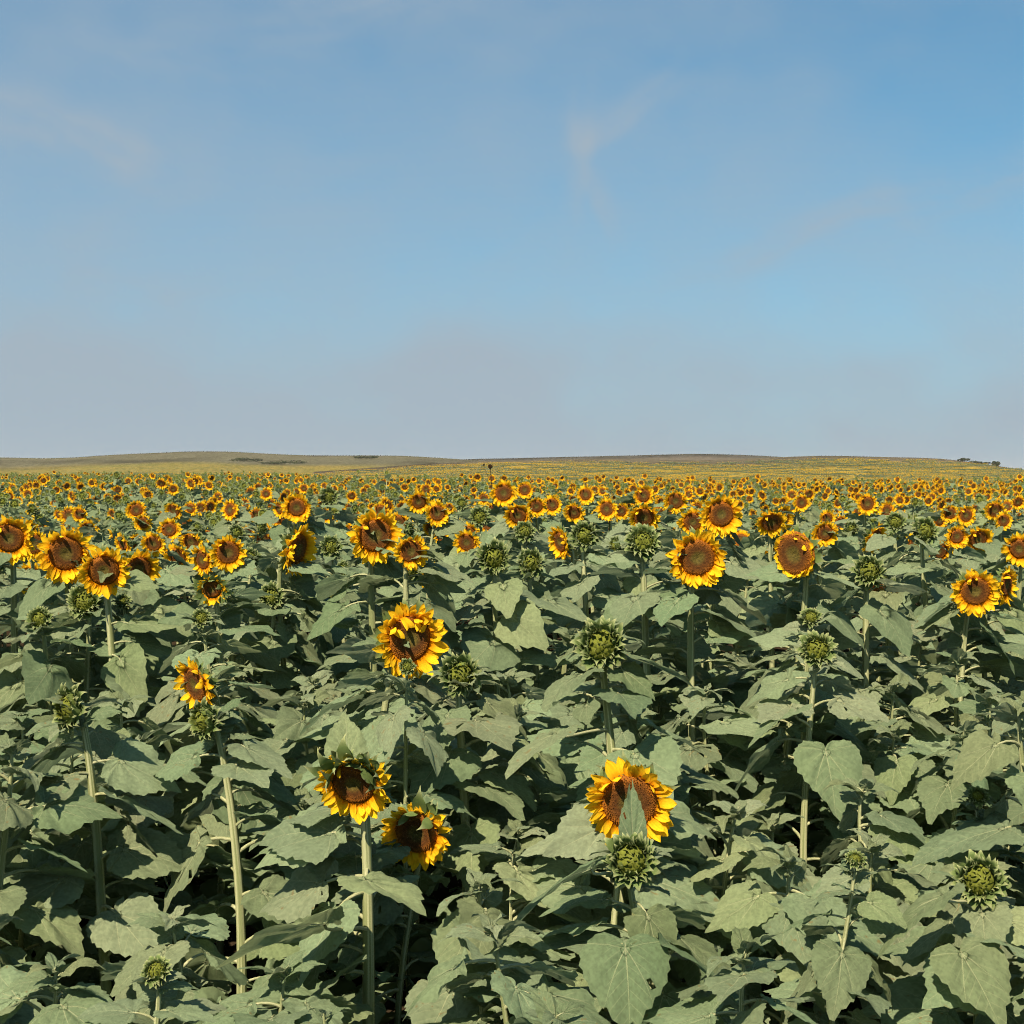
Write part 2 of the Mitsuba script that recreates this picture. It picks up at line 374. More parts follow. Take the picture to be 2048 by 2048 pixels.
def petal_layout(seed):
    """4 x 4 matrices of the petals of one head"""
    r_ = np.random.RandomState(500 + seed)
    out, n = [], r_.randint(54, 66)
    for i in range(n):
        if r_.rand() < .04: continue
        a = 360 * i / n + r_.uniform(-5, 5)
        up = r_.choice([-1, 1]) * r_.uniform(2, 15) + (r_.uniform(15, 60) if r_.rand() < .10 else 0)
        top = math.sin(math.radians(a))                       # 1 at the upper rim, -1 at the lower
        k = r_.uniform(.78, 1.18) * (1 - .10 * top)
        up += max(0, top) * r_.uniform(0, 20) - max(0, -top) * 6
        a -= math.cos(math.radians(a)) * r_.uniform(0, 14)      # gravity
        R = rot([0, 0, 1], a) @ rot([0, 1, 0], -up - 6) @ rot([1, 0, 0], r_.uniform(-14, 14))
        out.append((r_.randint(9), mat(R @ np.diag([k, k, k]), rot([0, 0, 1], a) @ [.60, 0, (-.03, .0, .03)[i % 3]])))
    return out


def bract_layout(seed):
    r_ = np.random.RandomState(700 + seed)
    out = []
    for ring, (n, base, lift) in enumerate(((15, .56, -6), (13, .50, -30))):
        for i in range(n):
            a = 360 * (i + .5 * ring) / n + r_.uniform(-8, 8)
            R = rot([0, 0, 1], a) @ rot([0, 1, 0], -(lift + r_.uniform(-16, 16))) @ rot([1, 0, 0], r_.uniform(-20, 20))
            out.append((r_.randint(6), mat(R * r_.uniform(.8, 1.2), rot([0, 0, 1], a) @ [base, 0, -.09 - .07 * ring])))
    return out


HBRACT_V = [bract_mesh(.52, .26, c, t, rank=.8, hook=h) for c, t, h in ((.2, -.9, .05), (-.1, 1.0, -.06), (.3, .6, .1), (-.2, -1.2, -.1), (.1, 1.4, .03), (0, -.4, -.03))]
HBRACT = [Geo().add(*b).ply('mat_bract') for b in HBRACT_V]


def disc_geo(seed, florets):
    r_ = np.random.RandomState(900 + seed)
    g = Geo()
    nr, na = (9, 40) if florets else (3, 12)
    rr = np.linspace(0.0, 1, nr + 1)[1:]
    prof = lambda r: .075 + .05 * np.sin(np.minimum(r, 1) * np.pi) - .13 * np.maximum(r - .8, 0) / .2 * .7 - .03 * (1 - r) ** 2
    a = np.arange(na) * 2 * np.pi / na
    v = np.stack([.66 * rr[:, None] * np.cos(a), .66 * rr[:, None] * np.sin(a), np.broadcast_to(prof(rr)[:, None], (nr, na))], -1).reshape(-1, 3)
    uv = np.stack([np.repeat(rr, na), np.tile(a, nr)], -1)
    f = [[0, 1 + j, 1 + (j + 1) % na] for j in range(na)]
    g.add(np.vstack([[[0, 0, prof(0)]], v]), np.vstack([f, grid_faces(nr, na, True) + 1]), np.vstack([[[0, 0]], uv]))
    for i in range(florets):
        r = math.sqrt((i + .5) / florets); t = i * 2.399963
        s = .021 * (0.8 + .4 * r_.rand()); h = (.016 + .034 * max(0, 1 - abs(r - .8) / .3)) * r_.uniform(.5, 1.4)
        c = np.array([.66 * r * math.cos(t), .66 * r * math.sin(t), prof(r) - .005])
        ring = [c + [s * math.cos(q), s * math.sin(q), 0] for q in (0, 1.57, 3.14, 4.71)]
        ap = c + np.array([r_.uniform(-.012, .012), r_.uniform(-.012, .012), h]) + .02 * np.array([math.cos(t), math.sin(t), 0]) * (r - .4)
        g.add(ring + [ap], [[0, 1, 4], [1, 2, 4], [2, 3, 4], [3, 0, 4]], [[r, t]] * 5)
    return g


DISC = [disc_geo(s, 620).ply('mat_disc', smooth=False) for s in range(3)]


def receptacle_geo(na=18):
    prof = [(.66, .02), (.67, -.05), (.60, -.14), (.40, -.22), (.22, -.28), (.13, -.36), (.10, -.46)]
    a = np.arange(na) * 2 * np.pi / na
    v = np.array([[r * math.cos(t), r * math.sin(t), z] for r, z in prof for t in a])
    return v, grid_faces(len(prof), na, True), np.array([[.3, .6]] * len(v))


RECEPT = Geo().add(*receptacle_geo()).ply('mat_bract')


def joined(layout, variants):
    g = Geo()
    for i, m in layout:
        v, f, uv = variants[i]; g.add(v @ m[:3, :3].T + m[:3, 3], f, uv)
    return g


PETAL_V = [petal_mesh(s) for s in range(9)]
PETALS_JOINED = [joined(petal_layout(s), PETAL_V).ply('mat_petal') for s in range(6)]
BRACTS_JOINED = [joined(bract_layout(s), HBRACT_V).ply('mat_bract') for s in range(3)]


# ------------------------------------------------------------------ bud (unit: its body has radius about 0.72, the bract tips reach past 1; it looks along +z)
BB_SPEC = [(.34, .15, .5, .5, 0.0), (.44, .19, .6, -1.6, .1), (.54, .29, .55, -1.9, .4), (.58, .46, .45, -2.2, .7), (.68, .50, .3, -1.9, .85), (.78, .48, .1, -2.0, 1.0), (.74, .46, .4, 1.2, 1.0)]
BBRACT_V = [bract_mesh(L, w, c, t, rank=r, cup=.22, hook=(-.06, .06, .0)[i % 3]) for i, (L, w, c, t, r) in enumerate(BB_SPEC)]
BBRACT = [Geo().add(*b).ply('mat_bract') for b in BBRACT_V]


def bud_layout(seed, n=92):
    r_ = np.random.RandomState(1100 + seed)
    out = []
    for i in range(n):
        t = (i + .5) / n
        psi = math.radians(3 + 104 * t ** .60 + r_.uniform(-4, 4)); a = i * 137.508 + r_.uniform(-10, 10)
        c = np.array([math.sin(psi) * .64, 0, math.cos(psi) * .40 - .04])
        nrm = np.array([math.sin(psi), 0, math.cos(psi)]); mer = np.array([-math.cos(psi), 0, math.sin(psi)])   # mer: towards the front pole
        lift = math.radians(40 - 12 * math.sin(3.14 * t) + 12 * t ** 2 + r_.uniform(-20, 22))
        x = mer * math.cos(lift) + nrm * math.sin(lift)
        z = np.cross(x, [0, 1.0, 0]); z = z if z @ nrm < 0 else -z              # curves inwards over the bud
        R = np.stack([x, np.cross(z, x), z], 1)
        kind = int(np.clip(t * 6 + r_.uniform(-.6, .8), 0, 6))
        k = r_.uniform(.8, 1.12)
        out.append((kind, mat(rot([0, 0, 1], a) @ R @ rot([1, 0, 0], r_.uniform(-18, 18)) * k, rot([0, 0, 1], a) @ (c - mer * .12))))
    return out


def bud_core_geo(na=16):
    v, uv = [], []
    for j, psi in enumerate(np.radians(np.linspace(2, 175, 9))):
        for a in np.arange(na) * 2 * np.pi / na:
            v.append([.58 * math.sin(psi) * math.cos(a), .58 * math.sin(psi) * math.sin(a), .33 * math.cos(psi) - .05]); uv.append([.1, .15 if j < 4 else .6])
    v, uv = np.array(v), np.array(uv)
    v[:, 2] = np.where(v[:, 2] < -.3, v[:, 2] * 1.15, v[:, 2])
    return v, grid_faces(9, na, True), uv


BUD_CORE = Geo().add(*bud_core_geo()).ply('mat_bract')
BUD_JOINED = [joined(bud_layout(s), BBRACT_V).ply('mat_bract') for s in range(4)]


HEADS = []


def covers(p, az_l, L, d, own=None):
    """would a leaf at this node hang in front of a flower head that the photograph shows clear?"""
    out = np.array([math.cos(math.radians(az_l)), math.sin(math.radians(az_l)), 0]) * L
    for c, k in ((p + out * .95, 1.0), (p + out * .4 + [0, 0, .2 * L], .15)):
        for hp, R in HEADS:
            if own is not None and abs(hp - own).sum() < 1e-6: continue
            if c[1] < hp[1] - .01 and abs(hp[1] - c[1]) < 3:
                q = EYE + (c[2] - EYE) * hp[1] / c[1]; x = c[0] * hp[1] / c[1]
                if math.hypot(x - hp[0], q - hp[2]) < R * .95 + (.42 if R > .02 else .26) * L * k: return True
    return False


# ------------------------------------------------------------------ a whole plant
def bez(a, b, c, d, n):
    t = np.linspace(0, 1, n)[:, None]
    return a * (1 - t) ** 3 + 3 * b * t * (1 - t) ** 2 + 3 * c * t * t * (1 - t) + d * t ** 3


def leaf_plan(r_, H, lowest, n, top_small=True):
    """(height fraction, azimuth, blade length, kind) of the leaves of one plant"""
    out, a0 = [], r_.uniform(0, 360)
    for i in range(n):
        t = lowest + (0.965 - lowest) * (i / (n - 1)) ** 0.9
        L = np.interp(t, [0, .35, .7, .86, .97], [.165, .205, .195, .145, .085]) * r_.uniform(.85, 1.15)
        kind = 'top' if t > .87 else ('hang' if r_.rand() < .32 else 'flat')
        out.append((t, a0 + 137.5 * i + r_.uniform(-22, 22), L, kind))
    return out


def plant(kind, head, R, az, nod, d, seed, base_dx=None, label='', group=None, leaves=None, name='sunflower', detail=0, roll=0.0, extra=(), neck=1.0, lsize=1.0, hood=None, loose=0, short=1.0, disc=None):
    """kind: bloom, bud or leafy. detail 0: petals and bracts apart; 1: joined per head"""
    r_ = np.random.RandomState(2000 + seed)
    key = numbered(name)
    labels[key] = {'label': label, 'category': 'sunflower'}
    if group: labels[key]['group'] = group
    head = np.asarray(head, float)
    a, b = math.radians(az), math.radians(nod)
    n = np.array([math.sin(a) * math.cos(b), -math.cos(a) * math.cos(b), -math.sin(b)])
    bx, by = head[0] + (base_dx if base_dx is not None else r_.normal(0, .05)), head[1] + (0.10 if kind == 'bloom' else .03) + r_.uniform(-.03, .03)
    base = np.array([bx, by, float(terrain(bx, by)) - .03])
    H = max(head[2] - base[2], .3)
    back = head - n * (.40 * R if kind == 'bloom' else .45 * R)
    c2 = back - n * (.13 if kind == 'bloom' else .06) * neck - np.array([0, 0, .06 if kind == 'bloom' else .12])
    bend = np.array([r_.uniform(-.09, .09), r_.uniform(-.06, .06), 0])
    P = bez(base, base + [0, 0, H * .45] + bend, c2 + [0, 0, -.02], back, 16)
    r0 = float(np.clip((.0175 if kind == 'bloom' and d < 4.2 else .0138 if d < 5.2 else .0125) * H / 1.2, .007, .021)) * r_.uniform(.88, 1.1)
    if kind == 'leafy': r0 *= .75
    if kind == 'bud': r0 = min(r0, .26 * R)
    rad = np.interp(np.linspace(0, 1, 16), [0, .3, .65, .9, 1], [r0 * 1.35, r0 * 1.1, r0 * .92, r0 * .66, max(r0 * .62, .11 * R if kind == 'bloom' else .08 * R) if kind != 'leafy' else .002])
    st = Geo().add(*tube(P, rad, 10 if detail == 0 else 7, seed * 3.1, .05))
    put(key, 'stem', st.ply('mat_stem'))
    near = detail == 0
    plan = leaf_plan(r_, H, .14 if d < 4.8 else (.3 if d < 7 else .42), (leaves or (25 if d < 4.8 else 22 if d < 7 else 15)))
    cum = np.linspace(0, 1, len(P))
    if kind == 'leafy':
        plan = [q for q in plan if q[0] < .9] + [(.93 + .016 * k, 137.5 * k + seed, .115 - .014 * k, 'top') for k in range(5)]
    if kind == 'bud':                                          # narrow leaves close under the bud
        plan = plan + [(.95 + .008 * k, a_ + r_.uniform(-14, 14), r_.uniform(.55, .85) * (.06 + 1.1 * R), 'top') for k, a_ in enumerate((-160, -20, 25, 90, 155))]
    L_k = lsize * (.92 if d < 5 else .90)
    for t, az_l, L, lk in plan:
        p = np.array([np.interp(t, cum, P[:, k]) for k in range(3)])
        which = int(r_.choice(OF_KIND[lk]))
        for _ in range(9):
            if not covers(p, az_l, L * L_k, d, head if kind == 'bud' and (math.sin(math.radians(az_l)) > -.6 or t < .9) else None): break
            az_l += r_.uniform(60, 300)
        else:
            continue
        m = mat(rot([0, 0, 1], az_l) @ rot([0, 1, 0], r_.normal(0, 11)) @ rot([1, 0, 0], r_.normal(0, 15)) @ np.diag([1, r_.choice([-1, 1]), 1]), p, L * L_k * min(1.1, .75 + .25 * H / 1.2))
        lod = 0 if d < 5.6 else 3
        lf = put(key, 'leaf', LEAF[lod][which][0], m)
        if d < 6.0: put(lf, 'petiole', LEAF[lod][which][1], m)
        else: scene[lf + '__001'] = {**LEAF[lod][which][1], 'to_world': xf(m)}
    for (px, py, dd, L, w, az_l, pitch, roll_l, curl) in extra:      # leaves that the photograph shows by the head
        v, f, uv = blade(seed % 16, 52, (.22, .45, .7, .88, 1.0), L, w, pitch, curl, .25, roll_l, 0, .02, .05, None, seed + 7)
        R3 = rot([0, 0, 1], az_l)
        p = at(px, py, dd)
        lf = put(key, 'leaf', Geo().add(v @ R3.T + p, f, uv).ply('mat_leaf'))
        j = int(np.argmin(np.abs(P[:, 2] - (p[2] - .05))))
        q = bez(P[j], P[j] + (p - P[j]) * .4 + [0, 0, .01], p - (v[20] * 0) - np.array([0, 0, .03]), p, 7)
        put(lf, 'petiole', Geo().add(*tube(q, np.linspace(.006, .004, 7), 6)).ply('mat_petiole'))
    if kind == 'leafy': return key
    M = mat(frame(n, roll), head, R)
    if kind == 'bloom':
        hd = put(key, 'flower_head', RECEPT, M)
        dk = disc or r_.uniform(.88, 1.04)
        put(hd, 'disc', DISC[seed % 3], M @ np.diag([dk, dk, 1, 1]))
        if near:
            for i, m in petal_layout(seed): put(hd, 'petal', PETAL[i], M @ m @ np.diag([short, 1, short, 1]))
            for i, m in bract_layout(seed): put(hd, 'bract', HBRACT[i], M @ m)
            for i in range(loose):
                a_ = r_.uniform(10, 170)
                put(hd, 'petal', PETAL[r_.randint(9)], M @ mat(rot([0, 0, 1], a_) @ rot([0, 1, 0], -r_.uniform(95, 150)) @ rot([1, 0, 0], r_.uniform(-50, 50)) * .95, rot([0, 0, 1], a_) @ [.60, 0, .05]))
            if hood:                                           # long green bracts that reach forward past the rim
                for i in range(hood[2]):
                    a_ = hood[0] + (hood[1] - hood[0]) * (i + r_.uniform(.1, .9)) / hood[2]
                    put(hd, 'bract', HBRACT[r_.randint(6)], M @ mat(rot([0, 0, 1], a_) @ rot([0, 1, 0], -r_.uniform(10, 100)) * r_.uniform(1.1, 1.8), rot([0, 0, 1], a_) @ [.66, 0, .02]))
        else:
            k = put(hd, 'petals', PETALS_JOINED[seed % 6], M); labels[k] = {'kind': 'stuff', 'label': 'ring of yellow petals'}
            k = put(hd, 'bracts', BRACTS_JOINED[seed % 3], M); labels[k] = {'kind': 'stuff', 'label': 'green bracts behind the petals'}
    else:
        hd = put(key, 'bud', BUD_CORE, M)
        if near:
            for i, m in bud_layout(seed): put(hd, 'bract', BBRACT[i], M @ m)
        else:
            k = put(hd, 'bracts', BUD_JOINED[seed % 4], M); labels[k] = {'kind': 'stuff', 'label': 'pointed green bracts round the bud'}
    return key


# ------------------------------------------------------------------ the plants one can point to: (kind, x, y, width, distance, az, nod, label, more)
HEROES = [
    ('bloom', 668, 1478, 142, 4.0, -10, 18, 'large nodding yellow bloom on a thick stem, a pale leaf upright over its head', dict(base_dx=.02, hood=(15, 165, 22), extra=[(655, 1428, 4.12, .112, .9, 100, -70, 0, .4), (690, 1662, 3.85, .18, 1.0, -40, 4, -8, .3), (612, 1745, 3.85, .25, .8, -165, 12, 30, .2)])),
    ('bloom', 785, 1570, 134, 4.45, -14, 13, 'yellow bloom hanging just behind and below the nodding bloom on the thick stem', dict(roll=12, hood=(25, 110, 5))),
    ('bloom', 1188, 1512, 172, 4.3, 0, 10, 'wide orange yellow bloom with a pointed leaf standing up across its dark disc', {}),
    ('bloom', 772, 1205, 146, 5.1, 30, 0, 'ragged yellow bloom with loose curled petals over its disc, alone in the middle', dict(roll=20, loose=7)),
    ('bloom', 370, 1290, 106, 5.6, -44, 16, 'small half open yellow bloom turned left behind a green bud', {}),
    ('bloom', 1315, 1052, 112, 6.2, 5, 8, 'yellow bloom with a broad brown disc and short spiky petals below a taller round bloom', {}),
    ('bloom', 1500, 1045, 112, 6.2, -46, 8, 'heavy dark brown disc with few short petals turned to the left', dict(roll=10, short=.55, disc=1.18)),
    ('bloom', 1360, 970, 82, 7.6, 6, 6, 'tall round yellow bloom with dark disc standing above its neighbours right of the middle', {}),
    ('bloom', 1840, 1115, 90, 6.5, -4, 12, 'yellow bloom near the right edge, left one of a touching pair', {}),
    ('bloom', 1897, 1103, 74, 6.75, 48, 6, 'yellow bloom turned right near the right edge, right one of a touching pair', {}),
    ('bloom', 124, 1044, 108, 6.6, 22, 8, 'large yellow bloom leaning right at the left side, upper one of a touching pair', {}),
    ('bloom', 196, 1076, 98, 6.2, 14, 14, 'yellow bloom with drooping lower petals at the left side, lower one of a touching pair', {}),
    ('bloom', 18, 1015, 92, 7.0, 10, 12, 'dark centred yellow bloom cut by the left edge of the picture', {}),
    ('bloom', 62, 1026, 60, 8.0, 25, 10, 'yellow bloom half hidden behind the one at the left edge', {}),
    ('bloom', 400, 1112, 60, 6.4, 0, 16, 'small yellow bloom just opening in a wide collar of green bracts', dict(hood=(-60, 240, 22), disc=.8)),
    ('bloom', 430, 1042, 70, 8.0, 20, 8, 'yellow bloom turned a little right above the small opening bloom', {}),
    ('bloom', 383, 1056, 62, 8.3, -40, 12, 'yellow bloom turned left beside a bloom that is turned right', {}),
    ('bloom', 560, 1036, 100, 6.9, 66, 14, 'yellow bloom seen from its side with petals streaming left', dict(roll=15)),
    ('bloom', 708, 1010, 104, 6.5, 18, 8, 'big yellow bloom with long petals on its left and a leaf before it', {}),
    ('bloom', 775, 1040, 68, 6.3, 22, 8, 'smaller yellow bloom with a notched disc in front of the big long petalled one', {}),
    ('bloom', 825, 968, 48, 11, 12, 8, 'yellow bloom with drooping petals above a much smaller round bloom', {}),
    ('bloom', 812, 996, 30, 11.2, 0, 5, 'little round yellow bloom under a larger one', {}),
    ('bloom', 790, 946, 46, 12, 5, 20, 'orange brown nodding bloom behind a raised dark leaf', {}),
    ('bloom', 560, 957, 58, 9.6, 0, 12, 'round dark disced bloom standing out in the left middle rows', {}),
    ('bloom', 527, 960, 34, 10.2, -48, 12, 'dark brown disc turned left, touching a round bloom in the left middle rows', {}),
    ('bloom', 257, 962, 40, 14, 10, 2, 'tall upright oval bloom above the left rows', {}),
    ('bloom', 290, 1025, 48, 9, 0, 18, 'bloom with a leaf lying across its disc at the left', {}),
    ('bloom', 150, 970, 30, 14, 12, 4, 'small tilted bloom in the far left rows above the touching pair', {}),
    ('bloom', 950, 930, 52, 11, 4, 6, 'large bloom at the top of the middle rows, left of a paler round one', {}),
    ('bloom', 990, 924, 34, 13, 0, 6, 'round bloom beside the large one at the top of the middle rows', {}),
    ('bloom', 977, 972, 54, 9.5, -6, 22, 'pale orange nodding bloom in the centre rows', {}),
    ('bloom', 1012, 955, 40, 11.5, 4, 14, 'nodding bloom between a pale nodding one and a round one in the centre rows', {}),
    ('bloom', 1042, 952, 38, 12, 4, 5, 'round orange bloom at the right end of the crowded centre group', {}),
    ('bloom', 1083, 966, 42, 10.5, -8, 24, 'brown nodding bloom half covered by a leaf in the centre rows', {}),
    ('bloom', 1145, 960, 44, 10.5, -22, 6, 'dark bloom turned left with another tucked behind its right side', {}),
    ('bloom', 1172, 964, 34, 11, 14, 12, 'bloom tucked behind the right side of a dark left turned bloom', {}),
    ('bloom', 1214, 935, 42, 11.5, 8, 4, 'upright round bloom with a ragged ring of petals in the upper rows right of centre', {}),
    ('bloom', 1275, 945, 46, 11, -10, 18, 'oval brown bloom with a leaf below it in the upper rows right of centre', {}),
    ('bloom', 1105, 933, 36, 13, -6, 4, 'oval dark bloom in the upper rows above a left turned bloom', {}),
    ('bloom', 1215, 975, 62, 9, 0, 30, 'orange bloom half buried behind a spiky bud right of centre', {}),
    ('bloom', 1307, 984, 58, 8, 0, 16, 'nodding bloom tucked against the left side of the tall round bloom', {}),
    ('bloom', 1058, 1022, 66, 8.2, -60, 14, 'bloom seen edge on, its dark disc turned left, between two green buds', dict(roll=-20)),
    ('bloom', 1455, 985, 60, 8.4, -2, 32, 'wide orange bloom hanging its face downward left of a heavy dark disc', {}),
    ('bloom', 1556, 1005, 52, 8.4, 4, 14, 'nodding bloom touching the right side of the heavy dark disc', {}),
    ('bloom', 1560, 978, 34, 11, 12, 8, 'bloom above the one that touches the heavy dark disc', {}),
    ('bloom', 1636, 950, 42, 11.5, 0, 5, 'round clear bloom with an even ring of petals in the right rows', {}),
    ('bloom', 1512, 948, 34, 13.5, 8, 6, 'small bright bloom with a second one behind it in the right rows', {}),
    ('bloom', 1805, 1012, 46, 9.4, 4, 6, 'round dark bloom, lowest of a cluster in the right rows', {}),
    ('bloom', 1822, 972, 40, 11, 6, 6, 'round bloom in the middle of a cluster in the right rows', {}),
    ('bloom', 1793, 968, 36, 11.6, -12, 14, 'paler bloom on the left side of a cluster in the right rows', {}),
    ('bloom', 1893, 982, 36, 11, 6, 8, 'round bloom close to the right edge with a paler one above its left', {}),
    ('bloom', 1877, 962, 42, 11.6, -8, 22, 'pale nodding bloom near the right edge above a round one', {}),
    ('bloom', 1924, 1035, 66, 8, -30, 14, 'heavy brown bloom cut by the right edge of the picture', {}),
    ('bud', 1135, 1217, 104, 4.9, -4, -12, 'big round green bud with curling pale bract tips on a straight stem in the middle', dict(extra=[(1050, 1385, 4.75, .2, .9, -140, 20, 15, .2), (1180, 1240, 4.95, .2, .8, -20, 10, -15, .3)])),
    ('bud', 1190, 1622, 108, 3.8, 6, -18, 'spiky green bud directly below the wide bloom with the leaf across its disc', dict(extra=[(1193, 1588, 3.95, .125, .48, 92, -80, 0, .1), (1180, 1790, 3.65, .165, 1.05, -88, 48, 0, .3), (1270, 1790, 3.7, .19, .75, -25, 25, -20, .3), (1115, 1640, 3.75, .2, .75, -165, 22, 25, .3)])),
    ('bud', 1848, 1660, 104, 3.9, -14, -14, 'plump bright green bud with broad bracts at the lower right', dict(base_dx=-.05, extra=[(1815, 1800, 3.75, .17, 1.0, -70, 36, 10, .3), (1780, 1690, 3.8, .2, .8, -160, 25, 20, .3)])),
    ('bud', 132, 1335, 92, 4.6, -38, -6, 'green bud turned left on a bent neck at the left side', dict(base_dx=.11)),
    ('bud', 387, 1358, 84, 4.6, -42, -2, 'green bud bent left on its stem in front of the half open bloom', dict(base_dx=.085)),
    ('bud', 868, 1272, 84, 5.0, 12, -8, 'green bud with thin curling tips below right of the ragged bloom', {}),
    ('bud', 1541, 1226, 76, 5.3, -6, -30, 'green bud on a tall straight stem at the right, with a smaller bud above', dict(extra=[(1558, 1418, 5.15, .2, 1.0, -85, 52, 0, .2), (1500, 1345, 5.2, .2, .8, -150, 15, 20, .3)])),
    ('bud', 1530, 1165, 44, 5.7, 0, -40, 'small pale green bud just above a larger bud on a tall straight stem', {}),
    ('bud', 160, 1135, 72, 6.4, -8, -10, 'round dark green bud under the touching pair of blooms at the left', {}),
    ('bud', 932, 1052, 70, 6.6, 0, -2, 'round dark green bud with wiry tips, left one of two in the centre', {}),
    ('bud', 1002, 1062, 58, 7.0, 14, -10, 'green bud, right one of two side by side in the centre', {}),
    ('bud', 1103, 1010, 58, 7.4, 8, -14, 'green bud right of the bloom seen edge on', {}),
    ('bud', 1213, 1022, 72, 6.5, -6, -30, 'pale spiky bud on a thick stem left of the spiky petalled bloom', dict(base_dx=.06)),
    ('bud', 1640, 1078, 66, 6.4, 0, -12, 'green bud with a yellowish heart right of the heavy dark disc', {}),
    ('bud', 1745, 1002, 56, 8, 6, -14, 'green bud on a short neck, right one of two in the right rows', {}),
    ('bud', 1690, 985, 42, 9, -4, -20, 'small green bud, left one of two in the right rows', {}),
    ('bud', 512, 1125, 54, 6.9, -10, -14, 'green bud below the bloom seen from its side', {}),
    ('bud', 380, 1166, 40, 6.0, 0, -24, 'small green bud below the small opening bloom', {}),
    ('bud', 625, 1032, 46, 8, -8, -4, 'dark green bud between the bloom seen from its side and the big long petalled one', {}),
    ('bud', 473, 1052, 40, 8.6, 6, -8, 'small dark green bud right of the bloom turned a little right', {}),
    ('bud', 620, 937, 40, 12.5, 0, -10, 'green bud standing tall in the upper rows right of a round bloom', {}),
    ('bud', 905, 975, 42, 10.5, -6, -12, 'green bud in the upper rows left of the pale nodding bloom', {}),
    ('bud', 990, 1003, 44, 9, 4, -24, 'green bud under the pale nodding bloom', {}),
    ('bud', 295, 1832, 62, 3.35, -6, -40, 'young yellow green bud low among pale leaves at the bottom left', dict(lsize=.7)),
    ('bud', 1614, 1622, 44, 3.75, 0, -62, 'little pointed young bud on a thin stem at the lower right', dict(lsize=.7)),
    ('bud', 1845, 1502, 42, 4.5, -10, -40, 'small young bud half hidden in leaves above the plump bud', dict(lsize=.75)),
    ('bud', 768, 1258, 34, 4.75, 6, -20, 'tiny green bud in front of the ragged bloom', dict(lsize=.7)),
    ('bud', 75, 1168, 52, 6.1, -4, -22, 'pale green bud near the left edge under the dark centred bloom', {}),
    ('bud', 232, 1135, 34, 6.8, 0, -40, 'small thin bud right of the round dark green bud at the left', {}),
    ('bud', 1080, 1465, 40, 4.8, 0, -40, 'small bud deep in the leaves behind the wide bloom', dict(lsize=.9)) if False else None,
    ('leafy', 610, 1905, 40, 3.0, 0, -60, 'pale young plant with a tuft of light leaves at the bottom edge', dict(lsize=.6)),
    ('leafy', 20, 1400, 40, 4.4, 0, -60, 'leafy plant with two stalks and no head at the left edge', {}),
    ('leafy', 1925, 1330, 40, 4.4, 0, -60, 'leafy plant with a tall bare stem at the right edge', {}),
]
HEROES = [h for h in HEROES if h]
taken = []
HEADS += [(at(x + more.get('base_dx', 0) * 1400 / d * min(1, q * 3), y + q * 2806 / d, d + .08), .016) for kind, x, y, w, d, az, nod, label, more in HEROES if d < 6.6 and kind != 'leafy' and w > 60 for q in ((.17, .27, .37, .47, .57, .67, .77) if d < 5.4 else (.17, .27, .37, .47))]
HEADS += [(at(x, y, d), w * 2048 / 1932 / F_PX * d / 2) for kind, x, y, w, d, *_ in HEROES if kind != 'leafy' and w > 33]
for i, (kind, x, y, w, d, az, nod, label, more) in enumerate(HEROES):
    R = w * 2048 / 1932 / F_PX * d / 2
    if kind == 'bud': R *= 0.93
    detail = 0 if (d <= 6.7 and w >= 60) else 1
    hp = at(x, y, d)
    plant(kind, hp, R, az, nod, d, i, label=label, detail=detail, **more)
    taken.append((hp[0] + more.get('base_dx', 0), hp[1]))

# ------------------------------------------------------------------ the crowd: nearest plants one by one
r_ = np.random.RandomState(21)
spots = []


STEMS = [(at(x, y, d)[0] + more.get('base_dx', 0), d) for kind, x, y, w, d, az, nod, label, more in HEROES if d < 5.7 and kind != 'leafy']


def free(x, y, gap):
    if any(y < hd + .1 and hd - y < 1.1 and abs(x * hd / y - hx) < .13 for hx, hd in STEMS): return False      # leaves the near stems in view
    return all((x - a) ** 2 + (y - b) ** 2 > gap * gap for a, b in taken)


